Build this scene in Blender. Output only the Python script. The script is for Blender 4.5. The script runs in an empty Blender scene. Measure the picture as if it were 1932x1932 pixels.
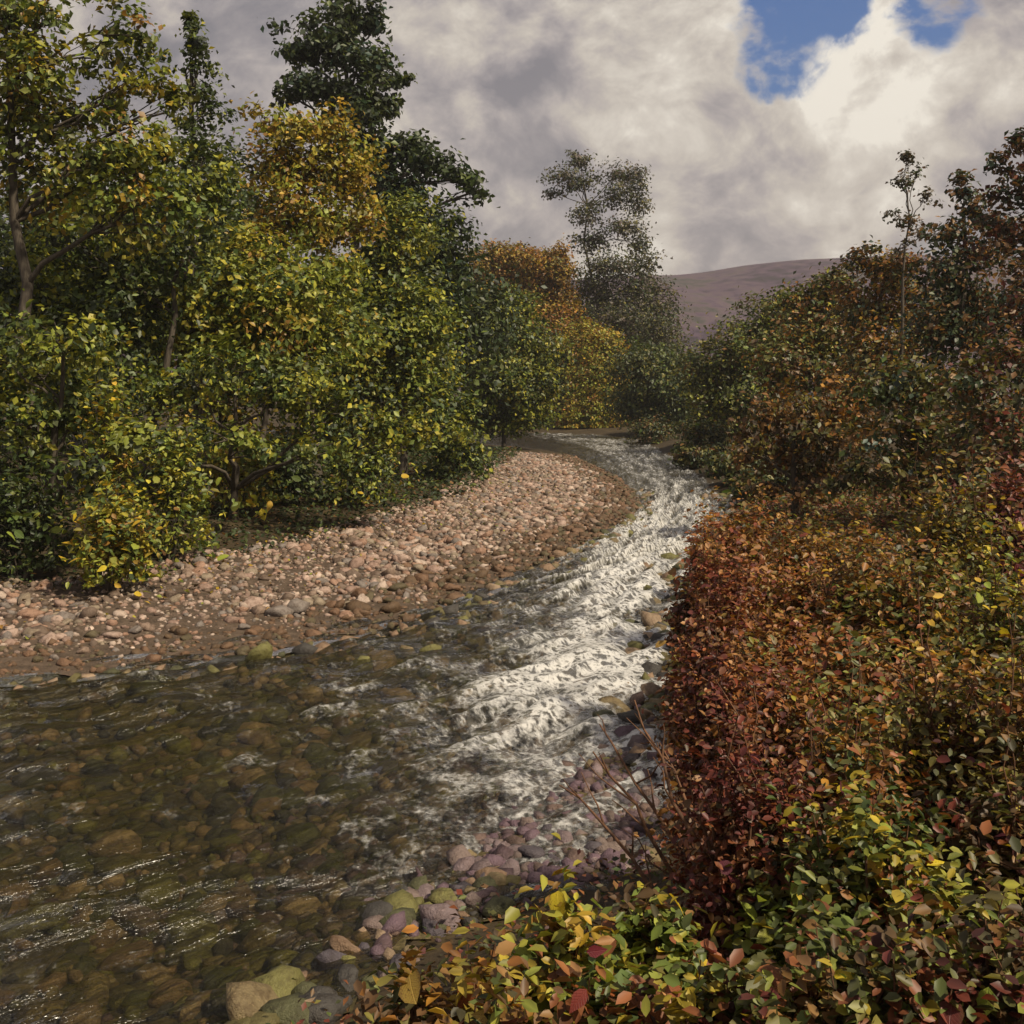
import bpy, math, random
import numpy as np
from mathutils import Matrix, Vector

rng = np.random.default_rng(11)
random.seed(11)
sc = bpy.context.scene
COL = sc.collection

# ------------------------------------------------------------------ camera, sky, sun, exposure
H = 3.5            # camera height above the water
F = 1.072          # focal length in picture widths
HV = 0.383         # horizon line
cam = bpy.data.cameras.new('camera')
cam.sensor_width = 36.0
cam.lens = 36.0 * F
cam.shift_y = -(0.5 - HV)
cam.clip_start = 0.05
cam.clip_end = 20000
camo = bpy.data.objects.new('camera', cam)
camo.location = (0, 0, H)
camo.rotation_euler = (math.radians(90), 0, 0)
COL.objects.link(camo)
sc.camera = camo

SUN_EL, SUN_AZ = 50.0, 126.0      # azimuth clockwise from +Y (the view direction)
sd = bpy.data.lights.new('sun', 'SUN')
sd.energy = 4.8
sd.angle = math.radians(2.5)
sd.color = (1.0, 0.87, 0.66)
so = bpy.data.objects.new('sun', sd)
el, az = math.radians(SUN_EL), math.radians(SUN_AZ)
sdir = Vector((math.cos(el) * math.sin(az), math.cos(el) * math.cos(az), math.sin(el)))
so.rotation_euler = (-sdir).to_track_quat('-Z', 'Y').to_euler()
so.location = sdir * 60
COL.objects.link(so)

sc.view_settings.view_transform = 'Standard'
sc.view_settings.look = 'None'
sc.view_settings.exposure = 0.36
sc.view_settings.gamma = 1.0
sc.view_settings.use_curve_mapping = False
sc.cycles.max_bounces = 8
sc.cycles.transparent_max_bounces = 12


class N:
    """tiny node-tree helper"""
    def __init__(self, tree):
        self.t = tree
        tree.nodes.clear()

    def new(self, typ, **kw):
        n = self.t.nodes.new(typ)
        ins = kw.pop('ins', {})
        for k, v in kw.items():
            setattr(n, k, v)
        for k, v in ins.items():
            self.set(n, k, v)
        return n

    def set(self, n, k, v):
        s = n.inputs[k]
        if isinstance(v, bpy.types.NodeSocket):
            self.t.links.new(v, s)
        else:
            if isinstance(v, tuple) and len(v) == 3 and s.type == 'RGBA':
                v = v + (1.0,)
            s.default_value = v

    def math(self, op, a, b=0.0, c=None, clamp=False):
        n = self.new('ShaderNodeMath', operation=op, use_clamp=clamp)
        self.set(n, 0, a); self.set(n, 1, b)
        if c is not None: self.set(n, 2, c)
        return n.outputs[0]

    def vmath(self, op, a, b=None):
        n = self.new('ShaderNodeVectorMath', operation=op)
        self.set(n, 0, a)
        if b is not None: self.set(n, 1, b)
        return n.outputs['Value'] if op in ('DOT_PRODUCT', 'DISTANCE', 'LENGTH') else n.outputs[0]

    def noise(self, vec, scale, detail=4.0, rough=0.55, dist=0.0, out='Fac'):
        n = self.new('ShaderNodeTexNoise')
        if vec is not None: self.set(n, 'Vector', vec)
        for k, v in (('Scale', scale), ('Detail', detail), ('Roughness', rough), ('Distortion', dist)):
            self.set(n, k, v)
        return n.outputs[out]

    def ramp(self, fac, stops, interp='LINEAR'):
        n = self.new('ShaderNodeValToRGB')
        self.set(n, 'Fac', fac)
        cr = n.color_ramp
        cr.interpolation = interp
        while len(cr.elements) < len(stops): cr.elements.new(0.5)
        for e, (p, c) in zip(cr.elements, stops):
            e.position = p
            e.color = (c, c, c, 1) if not isinstance(c, tuple) else c + (1,)
        return n.outputs['Color']

    def mix(self, fac, a, b, blend='MIX'):
        n = self.new('ShaderNodeMix', data_type='RGBA', blend_type=blend)
        self.set(n, 0, fac); self.set(n, 6, a); self.set(n, 7, b)
        return n.outputs[2]

    def smooth(self, v, lo, hi):
        n = self.new('ShaderNodeMapRange', interpolation_type='SMOOTHSTEP')
        self.set(n, 0, v); self.set(n, 1, lo); self.set(n, 2, hi)
        return n.outputs[0]


def direction(px, py):
    v = Vector(((px / 1932 - .5) / F, 1.0, (HV - py / 1932) / F))
    return v.normalized()


def build_world():
    w = bpy.data.worlds.new('World')
    sc.world = w
    w.use_nodes = True
    n = N(w.node_tree)
    out = n.new('ShaderNodeOutputWorld')
    bg = n.new('ShaderNodeBackground', ins={'Strength': 0.1})
    sky = n.new('ShaderNodeTexSky', sky_type='NISHITA', sun_disc=False)
    sky.sun_elevation = el
    sky.sun_rotation = az
    sky.air_density = 1.6
    sky.ozone_density = 3.0
    tc = n.new('ShaderNodeTexCoord').outputs['Generated']
    # billows lean from lower left to upper right, as wind-torn cumulus do
    mp = n.new('ShaderNodeMapping', ins={'Vector': tc})
    mp.inputs['Rotation'].default_value = (0, math.radians(-38), 0)
    mp.inputs['Scale'].default_value = (0.9, 1.0, 1.15)
    v = mp.outputs[0]
    warp = n.noise(v, 5.0, 3.0, .5, 0, 'Color')
    wv = n.new('ShaderNodeVectorMath', operation='MULTIPLY_ADD')
    n.set(wv, 0, warp); wv.inputs[1].default_value = (.09,) * 3; n.set(wv, 2, v)
    v = wv.outputs[0]
    big = n.noise(v, 3.2, 2.0, .5, .0)
    mid = n.noise(v, 9.0, 7.0, .56, .12)
    fine = n.noise(v, 26.0, 6.0, .62, .1)
    s = n.math('MULTIPLY', big, .55)
    s = n.math('MULTIPLY_ADD', mid, .75, s)
    s = n.math('MULTIPLY_ADD', fine, .34, s)
    s = n.math('SUBTRACT', s, .06)
    # brighter towards the horizon and round the sunlit openings
    z = n.new('ShaderNodeSeparateXYZ', ins={0: tc}).outputs[2]
    holes = [(direction(1452, 125), .05), (direction(1468, 70), .06), (direction(1495, 15), .065), (direction(1555, -15), .06), (direction(1775, 0), .055), (direction(1580, -80), .07), (direction(1800, -70), .06)]
    lit = [direction(1760, 170), direction(1290, 170), direction(960, 40), direction(1640, 80)]
    hr = np.random.default_rng(5)
    for i in range(14):                      # the same broken cover goes on round the whole sky
        a = hr.uniform(.9, 5.4); e = hr.uniform(.2, 1.2)
        holes.append((Vector((math.sin(a) * math.cos(e), math.cos(a) * math.cos(e), math.sin(e))), hr.uniform(.05, .11)))
        lit.append(Vector((math.sin(a + .12) * math.cos(e - .1), math.cos(a + .12) * math.cos(e - .1), math.sin(e - .1))))

    def blob(dirs, r0, r1):
        acc = None
        for d in dirs:
            rr = r1
            if isinstance(d, tuple): d, rr = d
            ds = n.vmath('DISTANCE', tc, tuple(d))
            b = n.smooth(ds, rr, r0)
            acc = b if acc is None else n.math('MAXIMUM', acc, b)
        return acc
    glow = blob(lit, .02, .24)
    s = n.math('MULTIPLY_ADD', glow, .15, s)
    hz = n.smooth(z, .26, .02)
    s = n.math('MULTIPLY_ADD', hz, .05, s)
    s = n.math('MULTIPLY_ADD', s, 2.0, -1.03)
    cloud = n.ramp(s, [(.40, (.24, .235, .27)), (.54, (.36, .335, .355)), (.66, (.52, .47, .46)),
                       (.78, (.70, .635, .56)), (.90, (.88, .81, .71)), (1.0, (1.12, 1.05, .92))])
    cl = n.mix(1.0, cloud, (6.6, 6.6, 6.6), 'MULTIPLY')
    hb = blob(holes, .02, .12)
    hb0 = hb
    hb = n.math('ADD', hb, n.math('MULTIPLY', n.math('SUBTRACT', mid, .5), 3.0))
    hb = n.math('ADD', hb, n.math('MULTIPLY', n.math('SUBTRACT', fine, .5), 1.6))
    hm = n.math('MULTIPLY', n.smooth(hb, .38, .95), n.smooth(hb0, .02, .25))
    skyc = n.mix(1.0, sky.outputs[0], (.12, .34, .66), 'MULTIPLY')
    c = n.mix(hm, cl, skyc)
    n.set(bg, 'Color', c)
    n.t.links.new(bg.outputs[0], out.inputs['Surface'])


build_world()

# ------------------------------------------------------------------ helpers


def sm(x, a, b):
    t = np.clip((x - a) / (b - a), 0, 1)
    return t * t * (3 - 2 * t)


class VNoise:
    """smooth 2-D value noise"""
    def __init__(self, seed):
        self.g = np.random.default_rng(seed).random((256, 256))

    def __call__(self, x, y, octv=3):
        r = 0; a = 1.0; tot = 0
        for _ in range(octv):
            xi = np.floor(x).astype(int); yi = np.floor(y).astype(int)
            fx = x - xi; fy = y - yi
            fx = fx * fx * (3 - 2 * fx); fy = fy * fy * (3 - 2 * fy)
            g = self.g
            x0 = xi % 256; x1 = (xi + 1) % 256; y0 = yi % 256; y1 = (yi + 1) % 256
            r = r + a * ((g[x0, y0] * (1 - fx) + g[x1, y0] * fx) * (1 - fy) + (g[x0, y1] * (1 - fx) + g[x1, y1] * fx) * fy)
            tot += a; a *= .5
            x = x * 2.03 + 17.3; y = y * 2.03 + 9.1
        return r / tot - .5


nz1, nz2, nz3 = VNoise(1), VNoise(2), VNoise(3)


def np_mesh(name, verts, faces, k, mat=None, smooth=False, cols=None):
    """mesh from numpy arrays; faces is (M,k)"""
    me = bpy.data.meshes.new(name)
    verts = np.asarray(verts, dtype=np.float32); faces = np.asarray(faces, dtype=np.int32)
    me.vertices.add(len(verts)); me.vertices.foreach_set('co', verts.ravel())
    me.loops.add(faces.size); me.loops.foreach_set('vertex_index', faces.ravel())
    me.polygons.add(len(faces)); me.polygons.foreach_set('loop_start', np.arange(0, faces.size, k, dtype=np.int32))
    if smooth: me.polygons.foreach_set('use_smooth', np.ones(len(faces), dtype=bool))
    me.update(calc_edges=True)
    if cols is not None:
        ca = me.color_attributes.new('Col', 'FLOAT_COLOR', 'POINT')
        c = np.ones((len(verts), 4), dtype=np.float32); c[:, :3] = cols
        ca.data.foreach_set('color', c.ravel())
    if mat: me.materials.append(mat)
    return me


def link(name, data, parent=None, **props):
    o = bpy.data.objects.new(name, data)
    COL.objects.link(o)
    if parent is not None: o.parent = parent
    for k, v in props.items(): o[k] = v
    return o


# ------------------------------------------------------------------ materials
def mat_new(name):
    m = bpy.data.materials.new(name)
    m.use_nodes = True
    return m, N(m.node_tree)


def mat_leaf(name, flat=None):
    m, n = mat_new(name)
    out = n.new('ShaderNodeOutputMaterial')
    if flat is None:
        c = n.new('ShaderNodeVertexColor', layer_name='Col').outputs[0]
    else:
        oi = n.new('ShaderNodeObjectInfo')
        tcn = n.new('ShaderNodeTexCoord').outputs['Object']
        spot = n.noise(tcn, 26.0, 3.0)
        c = n.mix(n.smooth(spot, .5, .72), flat, tuple(np.array(flat) * (.60, .46, .55)))
        sp = n.new('ShaderNodeSeparateXYZ', ins={0: tcn})
        ay = n.math('ABSOLUTE', sp.outputs[1])
        rib = n.smooth(ay, .022, .006)
        vn = n.math('FRACT', n.math('MULTIPLY', n.math('SUBTRACT', sp.outputs[0], n.math('MULTIPLY', ay, .9)), 8.0))
        vn = n.smooth(n.math('ABSOLUTE', n.math('SUBTRACT', vn, .5)), .12, .02)
        vein = n.math('MAXIMUM', rib, n.math('MULTIPLY', vn, .6))
        c = n.mix(n.math('MULTIPLY', vein, .55), c, tuple(np.array(flat) * 1.35 + .03))
        edge = n.smooth(n.math('ADD', ay, n.math('MULTIPLY', n.math('SUBTRACT', spot, .5), .3)), .22, .38)
        c = n.mix(n.math('MULTIPLY', edge, .6), c, (.13, .06, .025))
        bmp = n.new('ShaderNodeBump', ins={'Strength': .5, 'Distance': .01, 'Height': n.math('SUBTRACT', 1.0, vein)}).outputs[0]
        hs = n.new('ShaderNodeHueSaturation', ins={'Color': c})
        n.set(hs, 'Hue', n.math('MULTIPLY_ADD', oi.outputs['Random'], .04, .48))
        n.set(hs, 'Value', n.math('MULTIPLY_ADD', oi.outputs['Random'], .5, .75))
        c = hs.outputs[0]
    d = n.new('ShaderNodeBsdfPrincipled', ins={'Base Color': c, 'Roughness': .48, 'Specular IOR Level': .4})
    if flat is not None: n.set(d, 'Normal', bmp)
    tr = n.new('ShaderNodeBsdfTranslucent', ins={'Color': n.mix(1.0, c, (1.1, 1.05, .6), 'MULTIPLY')})
    mx = n.new('ShaderNodeMixShader', ins={0: .32, 1: d.outputs[0], 2: tr.outputs[0]})
    n.t.links.new(mx.outputs[0], out.inputs[0])
    return m


def mat_bark(name, c1, c2, bump=.6):
    m, n = mat_new(name)
    out = n.new('ShaderNodeOutputMaterial')
    p = n.new('ShaderNodeTexCoord').outputs['Object']
    mp = n.new('ShaderNodeMapping', ins={'Vector': p}); mp.inputs['Scale'].default_value = (9, 9, 1.8)
    f = n.noise(mp.outputs[0], 2.0, 6.0, .65)
    c = n.mix(n.smooth(f, .35, .65), c1, c2)
    b = n.new('ShaderNodeBump', ins={'Strength': bump, 'Distance': .03, 'Height': f})
    d = n.new('ShaderNodeBsdfPrincipled', ins={'Base Color': c, 'Roughness': .85, 'Normal': b.outputs[0]})
    n.t.links.new(d.outputs[0], out.inputs[0])
    return m


def mat_stone(name, flat=None):
    m, n = mat_new(name)
    out = n.new('ShaderNodeOutputMaterial')
    if flat is None: base = n.new('ShaderNodeVertexColor', layer_name='Col').outputs[0]
    else: base = flat
    p = n.new('ShaderNodeNewGeometry').outputs['Position']
    f = n.noise(p, 14.0, 5.0, .65)
    g = n.noise(p, 70.0, 3.0, .6)
    c = n.mix(n.smooth(f, .40, .72), base, n.mix(1.0, base, (.52, .46, .42), 'MULTIPLY'))
    c = n.mix(n.smooth(g, .58, .72), c, n.mix(1.0, base, (1.35, 1.3, 1.25), 'MULTIPLY'))
    b = n.new('ShaderNodeBump', ins={'Strength': .8, 'Distance': .035, 'Height': n.math('ADD', f, n.math('MULTIPLY', g, .4))})
    d = n.new('ShaderNodeBsdfPrincipled', ins={'Base Color': c, 'Roughness': .62, 'Specular IOR Level': .4, 'Normal': b.outputs[0]})
    n.t.links.new(d.outputs[0], out.inputs[0])
    return m


def mat_ground(name, stops, scale, bump=.7):
    m, n = mat_new(name)
    out = n.new('ShaderNodeOutputMaterial')
    p = n.new('ShaderNodeNewGeometry').outputs['Position']
    f = n.noise(p, scale, 7.0, .66)
    g = n.noise(p, scale * 7, 4.0, .6)
    fac = n.math('MULTIPLY_ADD', g, .4, n.math('MULTIPLY', f, .6))
    c = n.ramp(fac, stops)
    b = n.new('ShaderNodeBump', ins={'Strength': bump, 'Distance': .06, 'Height': fac})
    d = n.new('ShaderNodeBsdfPrincipled', ins={'Base Color': c, 'Roughness': .9, 'Specular IOR Level': .2, 'Normal': b.outputs[0]})
    n.t.links.new(d.outputs[0], out.inputs[0])
    return m


M_LEAF = mat_leaf('leaf')
M_BARK = mat_bark('bark', (.035, .026, .018), (.085, .068, .048))
M_BARKR = mat_bark('bark_reddish', (.07, .032, .016), (.16, .075, .035))
M_PEB = mat_stone('pebble')
M_SOIL = mat_ground('soil', [(.3, (.018, .014, .009)), (.5, (.045, .032, .018)), (.7, (.075, .055, .022))], 1.3)
M_GRAV = mat_ground('gravel_bed', [(.3, (.03, .022, .016)), (.5, (.085, .06, .042)), (.7, (.16, .115, .085))], 5.0, 1.0)
M_BED = mat_ground('river_bed', [(.3, (.02, .018, .010)), (.48, (.07, .055, .022)), (.6, (.13, .10, .05)), (.75, (.22, .16, .10))], 3.0, 1.0)
M_HILL = mat_ground('moorland', [(.41, (.015, .010, .014)), (.46, (.034, .019, .036)), (.505, (.060, .035, .058)), (.55, (.074, .050, .056)), (.60, (.032, .030, .026))], .016, .8)


def mat_water():
    m, n = mat_new('water')
    out = n.new('ShaderNodeOutputMaterial')
    uv = n.new('ShaderNodeUVMap', uv_map='flow').outputs[0]       # metres across, metres along the flow
    foam_sheen_a = n.new('ShaderNodeAttribute', attribute_name='foam').outputs['Fac']
    mp = n.new('ShaderNodeMapping', ins={'Vector': uv}); mp.inputs['Scale'].default_value = (2.0, .75, 1)
    r1 = n.noise(mp.outputs[0], 1.9, 5.0, .6, .8)
    mp2 = n.new('ShaderNodeMapping', ins={'Vector': uv}); mp2.inputs['Scale'].default_value = (3.0, 1.0, 1)
    r2 = n.noise(mp2.outputs[0], 5.5, 4.0, .6, .5)
    h = n.math('MULTIPLY_ADD', r2, .22, r1)
    b = n.new('ShaderNodeBump', ins={'Strength': .8, 'Distance': .12, 'Height': h})
    fr = n.new('ShaderNodeFresnel', ins={'IOR': 1.33, 'Normal': b.outputs[0]})
    gl = n.new('ShaderNodeBsdfGlossy', ins={'Color': (1, 1, 1), 'Roughness': .17, 'Normal': b.outputs[0]})
    tr = n.new('ShaderNodeBsdfTransparent', ins={'Color': (.66, .64, .48)})
    wt = n.new('ShaderNodeMixShader', ins={0: fr.outputs[0], 1: tr.outputs[0], 2: gl.outputs[0]})
    # broken water plus painted-in sky sheen: milky patches, torn by a net of clearer holes
    wp = n.new('ShaderNodeNewGeometry').outputs['Position']
    mp3 = n.new('ShaderNodeMapping', ins={'Vector': wp}); mp3.inputs['Scale'].default_value = (1.25, 1.0, .2)
    f1 = n.noise(mp3.outputs[0], 4.6, 5.0, .62, .35)
    net = n.smooth(n.math('ABSOLUTE', n.math('SUBTRACT', f1, .5)), .11, .01)
    f2 = n.noise(mp3.outputs[0], 1.9, 5.0, .62, .3)
    f3 = n.noise(mp3.outputs[0], 11.0, 4.0, .65, .2)
    fm = n.math('ADD', foam_sheen_a, n.math('MULTIPLY', n.math('SUBTRACT', f2, .56), 1.5))
    fm = n.math('ADD', fm, n.math('MULTIPLY', n.math('SUBTRACT', f3, .5), 1.3))
    fm = n.smooth(fm, .10, .95)
    fm = n.math('MULTIPLY', fm, n.math('MULTIPLY_ADD', net, .64, .12))
    fd = n.new('ShaderNodeBsdfPrincipled', ins={'Base Color': (.72, .71, .69), 'Roughness': .28, 'Normal': n.new('ShaderNodeBump', ins={'Strength': .35, 'Distance': .06, 'Height': h}).outputs[0]})
    mx = n.new('ShaderNodeMixShader', ins={0: fm, 1: wt.outputs[0], 2: fd.outputs[0]})
    n.t.links.new(mx.outputs[0], out.inputs[0])
    return m


M_WATER = mat_water()

# ------------------------------------------------------------------ river outline (world metres, water at z = 0)


def on_water(px, py):
    D = H * F / (py / 1932 - HV)
    return ((px / 1932 - .5) * D / F, D)


LEFT = [(-34, -6), (-22, 4), (-14, 9.5)] + [on_water(*p) for p in
        [(0, 1290), (300, 1262), (550, 1225), (760, 1178), (960, 1090), (1120, 1015), (1205, 955), (1172, 908), (1105, 874), (1020, 848)]] + [(-7, 78), (-40, 90)]
RIGHT = [(-14, -9), (-9, -2), (-4.2, 3.2)] + [on_water(*p) for p in
         [(620, 1932), (800, 1800), (1020, 1700), (1240, 1620), (1330, 1500), (1300, 1380), (1285, 1250), (1290, 1130), (1310, 1040), (1395, 965), (1325, 905), (1255, 858), (1190, 828)]] + [(4, 93), (-8, 97), (-40, 106)]


def resample(pts, n):
    p = np.array(pts, float)
    # Catmull-Rom
    q = np.vstack([2 * p[0] - p[1], p, 2 * p[-1] - p[-2]])
    o = []
    for i in range(1, len(q) - 2):
        t = np.linspace(0, 1, 24, endpoint=False)[:, None]
        a, b, c, d = q[i - 1], q[i], q[i + 1], q[i + 2]
        o.append(.5 * (2 * b + (c - a) * t + (2 * a - 5 * b + 4 * c - d) * t ** 2 + (3 * b - a - 3 * c + d) * t ** 3))
    o = np.vstack(o + [q[-2][None]])
    s = np.r_[0, np.cumsum(np.linalg.norm(np.diff(o, axis=0), axis=1))]
    u = np.linspace(0, s[-1], n)
    return np.c_[np.interp(u, s, o[:, 0]), np.interp(u, s, o[:, 1])]


EL, ER = resample(LEFT, 420), resample(RIGHT, 420)
POLY = np.vstack([EL, ER[::-1]])


def dist_poly(P, L):
    """distance of points P (n,2) to polyline L"""
    best = np.full(len(P), 1e9)
    for c in range(0, len(P), 20000):
        p = P[c:c + 20000]
        d = ((p[:, None, :] - L[None, :, :]) ** 2).sum(2)
        best[c:c + 20000] = np.sqrt(d.min(1))
    return best


def inside(P):
    x, y = P[:, 0], P[:, 1]
    r = np.zeros(len(P), bool)
    a = POLY; b = np.roll(POLY, -1, 0)
    for (x0, y0), (x1, y1) in zip(a, b):
        if y0 == y1: continue
        c = ((y0 > y) != (y1 > y)) & (x < (x1 - x0) * (y - y0) / (y1 - y0) + x0)
        r ^= c
    return r


def terrain(P):
    P = np.asarray(P, float).reshape(-1, 2)
    dl = dist_poly(P, EL[::2]); dr = dist_poly(P, ER[::2])
    ins = inside(P)
    x, y = P[:, 0], P[:, 1]
    d = np.minimum(dl, dr)
    left = dl < dr
    zl = .05 * np.minimum(d, 8) + .10 * np.clip(d - 7, 0, 8) + .01 * np.clip(d - 15, 0, 200)
    zr = .45 * sm(d, 0, 1.4) + .10 * np.clip(d - .8, 0, 12) + .05 * np.clip(d - 13, 0, 60)
    far = sm(y, 40, 80)
    zr = zr * (1 - .55 * far)
    bump = .10 * nz1(x * .5, y * .5) * np.clip(d, 0, 2) + .5 * nz2(x * .08, y * .08) * np.clip((d - 6) / 8, 0, 1)
    zo = np.where(left, zl, zr) + bump
    zi = -.05 - .42 * sm(np.minimum(dl, dr * 1.0), 0, 2.4) + .10 * nz1(x * 1.3, y * 1.3)
    # a shallow bar of stones where the stream runs up against the near right bank
    zi = zi + .25 * np.exp(-(((x - .6) / 1.7) ** 2 + ((y - 9.2) / 1.9) ** 2))
    zi = np.minimum(zi, -.03)
    return np.where(ins, zi, zo), np.where(ins, -d, d), left


def gz(x, y):
    return float(terrain([(x, y)])[0][0])


# ------------------------------------------------------------------ ground, gravel bar, river bed, water, hill
def grid_mesh(name, xs, ys, zf, mat, keep=None):
    X, Y = np.meshgrid(xs, ys)
    P = np.c_[X.ravel(), Y.ravel()]
    z, d, l = terrain(P)
    z = z + zf
    nx = len(xs); ny = len(ys)
    i = np.arange(nx * ny).reshape(ny, nx)
    f = np.stack([i[:-1, :-1], i[:-1, 1:], i[1:, 1:], i[1:, :-1]], -1).reshape(-1, 4)
    if keep is not None:
        k = keep(P, d, l)
        f = f[k[f].all(1)]
        used = np.unique(f)
        re = np.full(len(P), -1); re[used] = np.arange(len(used))
        f = re[f]; P = P[used]; z = z[used]
    return np_mesh(name, np.c_[P, z], f, 4, mat, True)


xs = np.r_[-3000, -1200, -500, -200, -110, np.linspace(-70, -26, 20), np.arange(-24, 26, .3), np.linspace(28, 70, 18), 110, 200, 500, 1200, 3000]
ys = np.r_[-300, -120, -50, -25, np.arange(-12, 46, .3), np.arange(46, 112, .8), np.linspace(114, 160, 12), 220, 320, 500, 900, 1800, 3500]
ground = link('ground', grid_mesh('ground', xs, ys, 0, M_SOIL), kind='structure', label='dark leaf-littered soil of the river banks')


def bar_keep(P, d, l):
    wob = 1.2 * nz2(P[:, 0] * .25, P[:, 1] * .25)
    return l & (d > -.15) & (d < BARW(P[:, 1]) + wob) & (P[:, 1] > 4) & (P[:, 1] < 62) & (P[:, 0] > -22)


def BARW(y):
    return np.interp(y, [0, 12, 18, 30, 45, 62], [5.0, 5.3, 5.7, 6.0, 5.6, 3.0])


gravel = link('gravel_bar', grid_mesh('gravel_bar', np.arange(-22, 8, .25), np.arange(4, 62, .25), .012, M_GRAV, bar_keep),
              kind='structure', label='broad gravel bar on the inside of the river bend')
bed = link('river_bed', grid_mesh('river_bed', np.arange(-24, 12, .22), np.arange(2, 60, .22), .012, M_BED,
           lambda P, d, l: d < .1), kind='structure', label='brown and olive stony bed under the shallow stream')

# water sheet: across x along, with its own wavelets
NA, NX = 1150, 120
ww = np.interp(np.linspace(0, 1, NA), [0, .04, .80, 1], [0, .12, .58, 1]) * 3999     # most rows where the stream is near
el2, er2 = resample(LEFT, 4000)[ww.astype(int)], resample(RIGHT, 4000)[ww.astype(int)]
t = np.linspace(-.05, 1.05, NX)
WX = el2[:, None, 0] + (er2 - el2)[:, None, 0] * t[None]
WY = el2[:, None, 1] + (er2 - el2)[:, None, 1] * t[None]
mid = (el2 + er2) / 2
sl = np.r_[0, np.cumsum(np.linalg.norm(np.diff(mid, axis=0), axis=1))]
wid = np.linalg.norm(er2 - el2, axis=1)
U = t[None] * wid[:, None]
V = np.repeat(sl[:, None], NX, 1)
Dm = np.hypot(WX, WY)
rap = sm(WY, 7.5, 11) * (1 - .75 * sm(WY, 30, 44))         # quicker, rougher water in the bend
edge = sm(t, .12, .55)[None]                                # towards the outer (right) bank
rough = (.75 + .55 * rap * edge)
wz = .16 * rough * nz1(U * 1.9 + 3, V * .9, 3) + .11 * rough * nz2(U * 4.2, V * 2.2 + 7, 2) + .05 * rough * (np.abs(nz3(U * 1.1, V * .55, 2)) - .1)
# standing waves slanting across the current
wz += .022 * rough * np.sin((V * 5.0 + U * 3.2 + 5 * nz3(U * .4, V * .3, 2)))
# the fast tongue: hugs the outer bank in the bend, then swings out into the pool and dies away
tongue = np.interp(WY, [8, 10.5, 12.5, 15, 20, 28, 33, 45, 70, 90], [1.2, 1.0, .75, 1.35, 2.3, 3.9, 5.0, 6.5, 7.0, 5.5])
tw = np.interp(WY, [8, 10.5, 12.5, 15, 20, 28, 33, 45, 70, 90], [.8, 1.0, 1.35, 1.2, 1.3, 1.6, 1.8, 2.6, 3.4, 5.0])
core = np.exp(-((WX - tongue) / tw) ** 2) * sm(WY, 8.5, 12.5) * (1 - .25 * sm(WY, 31, 42))
halo = np.exp(-((WX - tongue + .9) / (tw * 2.3)) ** 2) * sm(WY, 7.0, 11.5) * (1 - sm(WY, 26, 40))  # fades the painted sheen outward from the tongue
wz = wz * (1 + .35 * core)
shal = np.exp(-(((WX - .5) / 1.7) ** 2 + ((WY - 9.3) / 2.0) ** 2))
foam = np.clip((.40 * shal) + .20 * halo + core * (.75 + 1.2 * nz2(U * .8, V * .4, 3)) + 3 * (wz - .03) * core + 4 * np.clip(wz - .04, 0, 1) * (1 - sm(WY, 30, 45)), 0, 1)  # real foam, plus pale sky sheen painted on the bend and far reach
i = np.arange(NA * NX).reshape(NA, NX)
f = np.stack([i[:-1, :-1], i[:-1, 1:], i[1:, 1:], i[1:, :-1]], -1).reshape(-1, 4)
wm = np_mesh('river', np.c_[WX.ravel(), WY.ravel(), wz.ravel()], f, 4, M_WATER, True)
at = wm.attributes.new('foam', 'FLOAT', 'POINT'); at.data.foreach_set('value', foam.ravel().astype(np.float32))
uvl = wm.uv_layers.new(name='flow')
uvs = np.c_[U.ravel(), V.ravel()][f.ravel()].astype(np.float32)
uvl.data.foreach_set('uv', uvs.ravel())
river = link('river', wm, kind='structure', label='shallow stream curving away between the banks, silver in the bend')

# far moor
hx = np.r_[np.linspace(-2600, -700, 30), np.linspace(-680, 900, 200), np.linspace(930, 2600, 30)]; hy = np.r_[np.linspace(330, 760, 70), np.linspace(790, 2400, 30)]
X, Y = np.meshgrid(hx, hy)
top = 82 + 9 * nz1(X / 260 + 4, Y / 900, 3) * 2 + 10 * sm(X, 60, 260) - 14 * sm(X, 330, 1200) + 16 * nz2(X / 800, Y / 800, 2)
Z = -3 + (top + 3) * sm(Y, 330, 720) * 1.0 - 60 * sm(Y, 1000, 2400) + 26 * (np.abs(nz3(X / 90, Y / 240, 3)) - .15) * (1 - sm(Y, 640, 740))
i = np.arange(X.size).reshape(X.shape)
f = np.stack([i[:-1, :-1], i[:-1, 1:], i[1:, 1:], i[1:, :-1]], -1).reshape(-1, 4)
link('hill', np_mesh('hill', np.c_[X.ravel(), Y.ravel(), Z.ravel()], f, 4, M_HILL, True), kind='structure',
     label='long purple-brown moorland ridge beyond the valley')

# ------------------------------------------------------------------ stones


def ico(sub):
    import bmesh
    bm = bmesh.new(); bmesh.ops.create_icosphere(bm, subdivisions=sub, radius=1)
    v = np.array([x.co[:] for x in bm.verts]); f = np.array([[q.index for q in p.verts] for p in bm.faces])
    bm.free(); return v, f


IV1, IF1 = ico(1)
IV2, IF2 = ico(2)


def stone_shape(v, r):
    ax = r.normal(size=(9, 3)); ax /= np.linalg.norm(ax, axis=1)[:, None]
    s = v.copy()
    k = np.ones(len(v))
    for a in ax:                                  # knock flats off it
        h = r.uniform(.50, .80); dd = s @ a
        s = s - np.clip(dd - h, 0, 9)[:, None] * a[None] * .85
    s = s * (1 + .10 * r.normal(size=(len(v), 1)))
    return s * np.array([1.15, .9, .68]) * r.uniform(.85, 1.15, 3)


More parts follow.
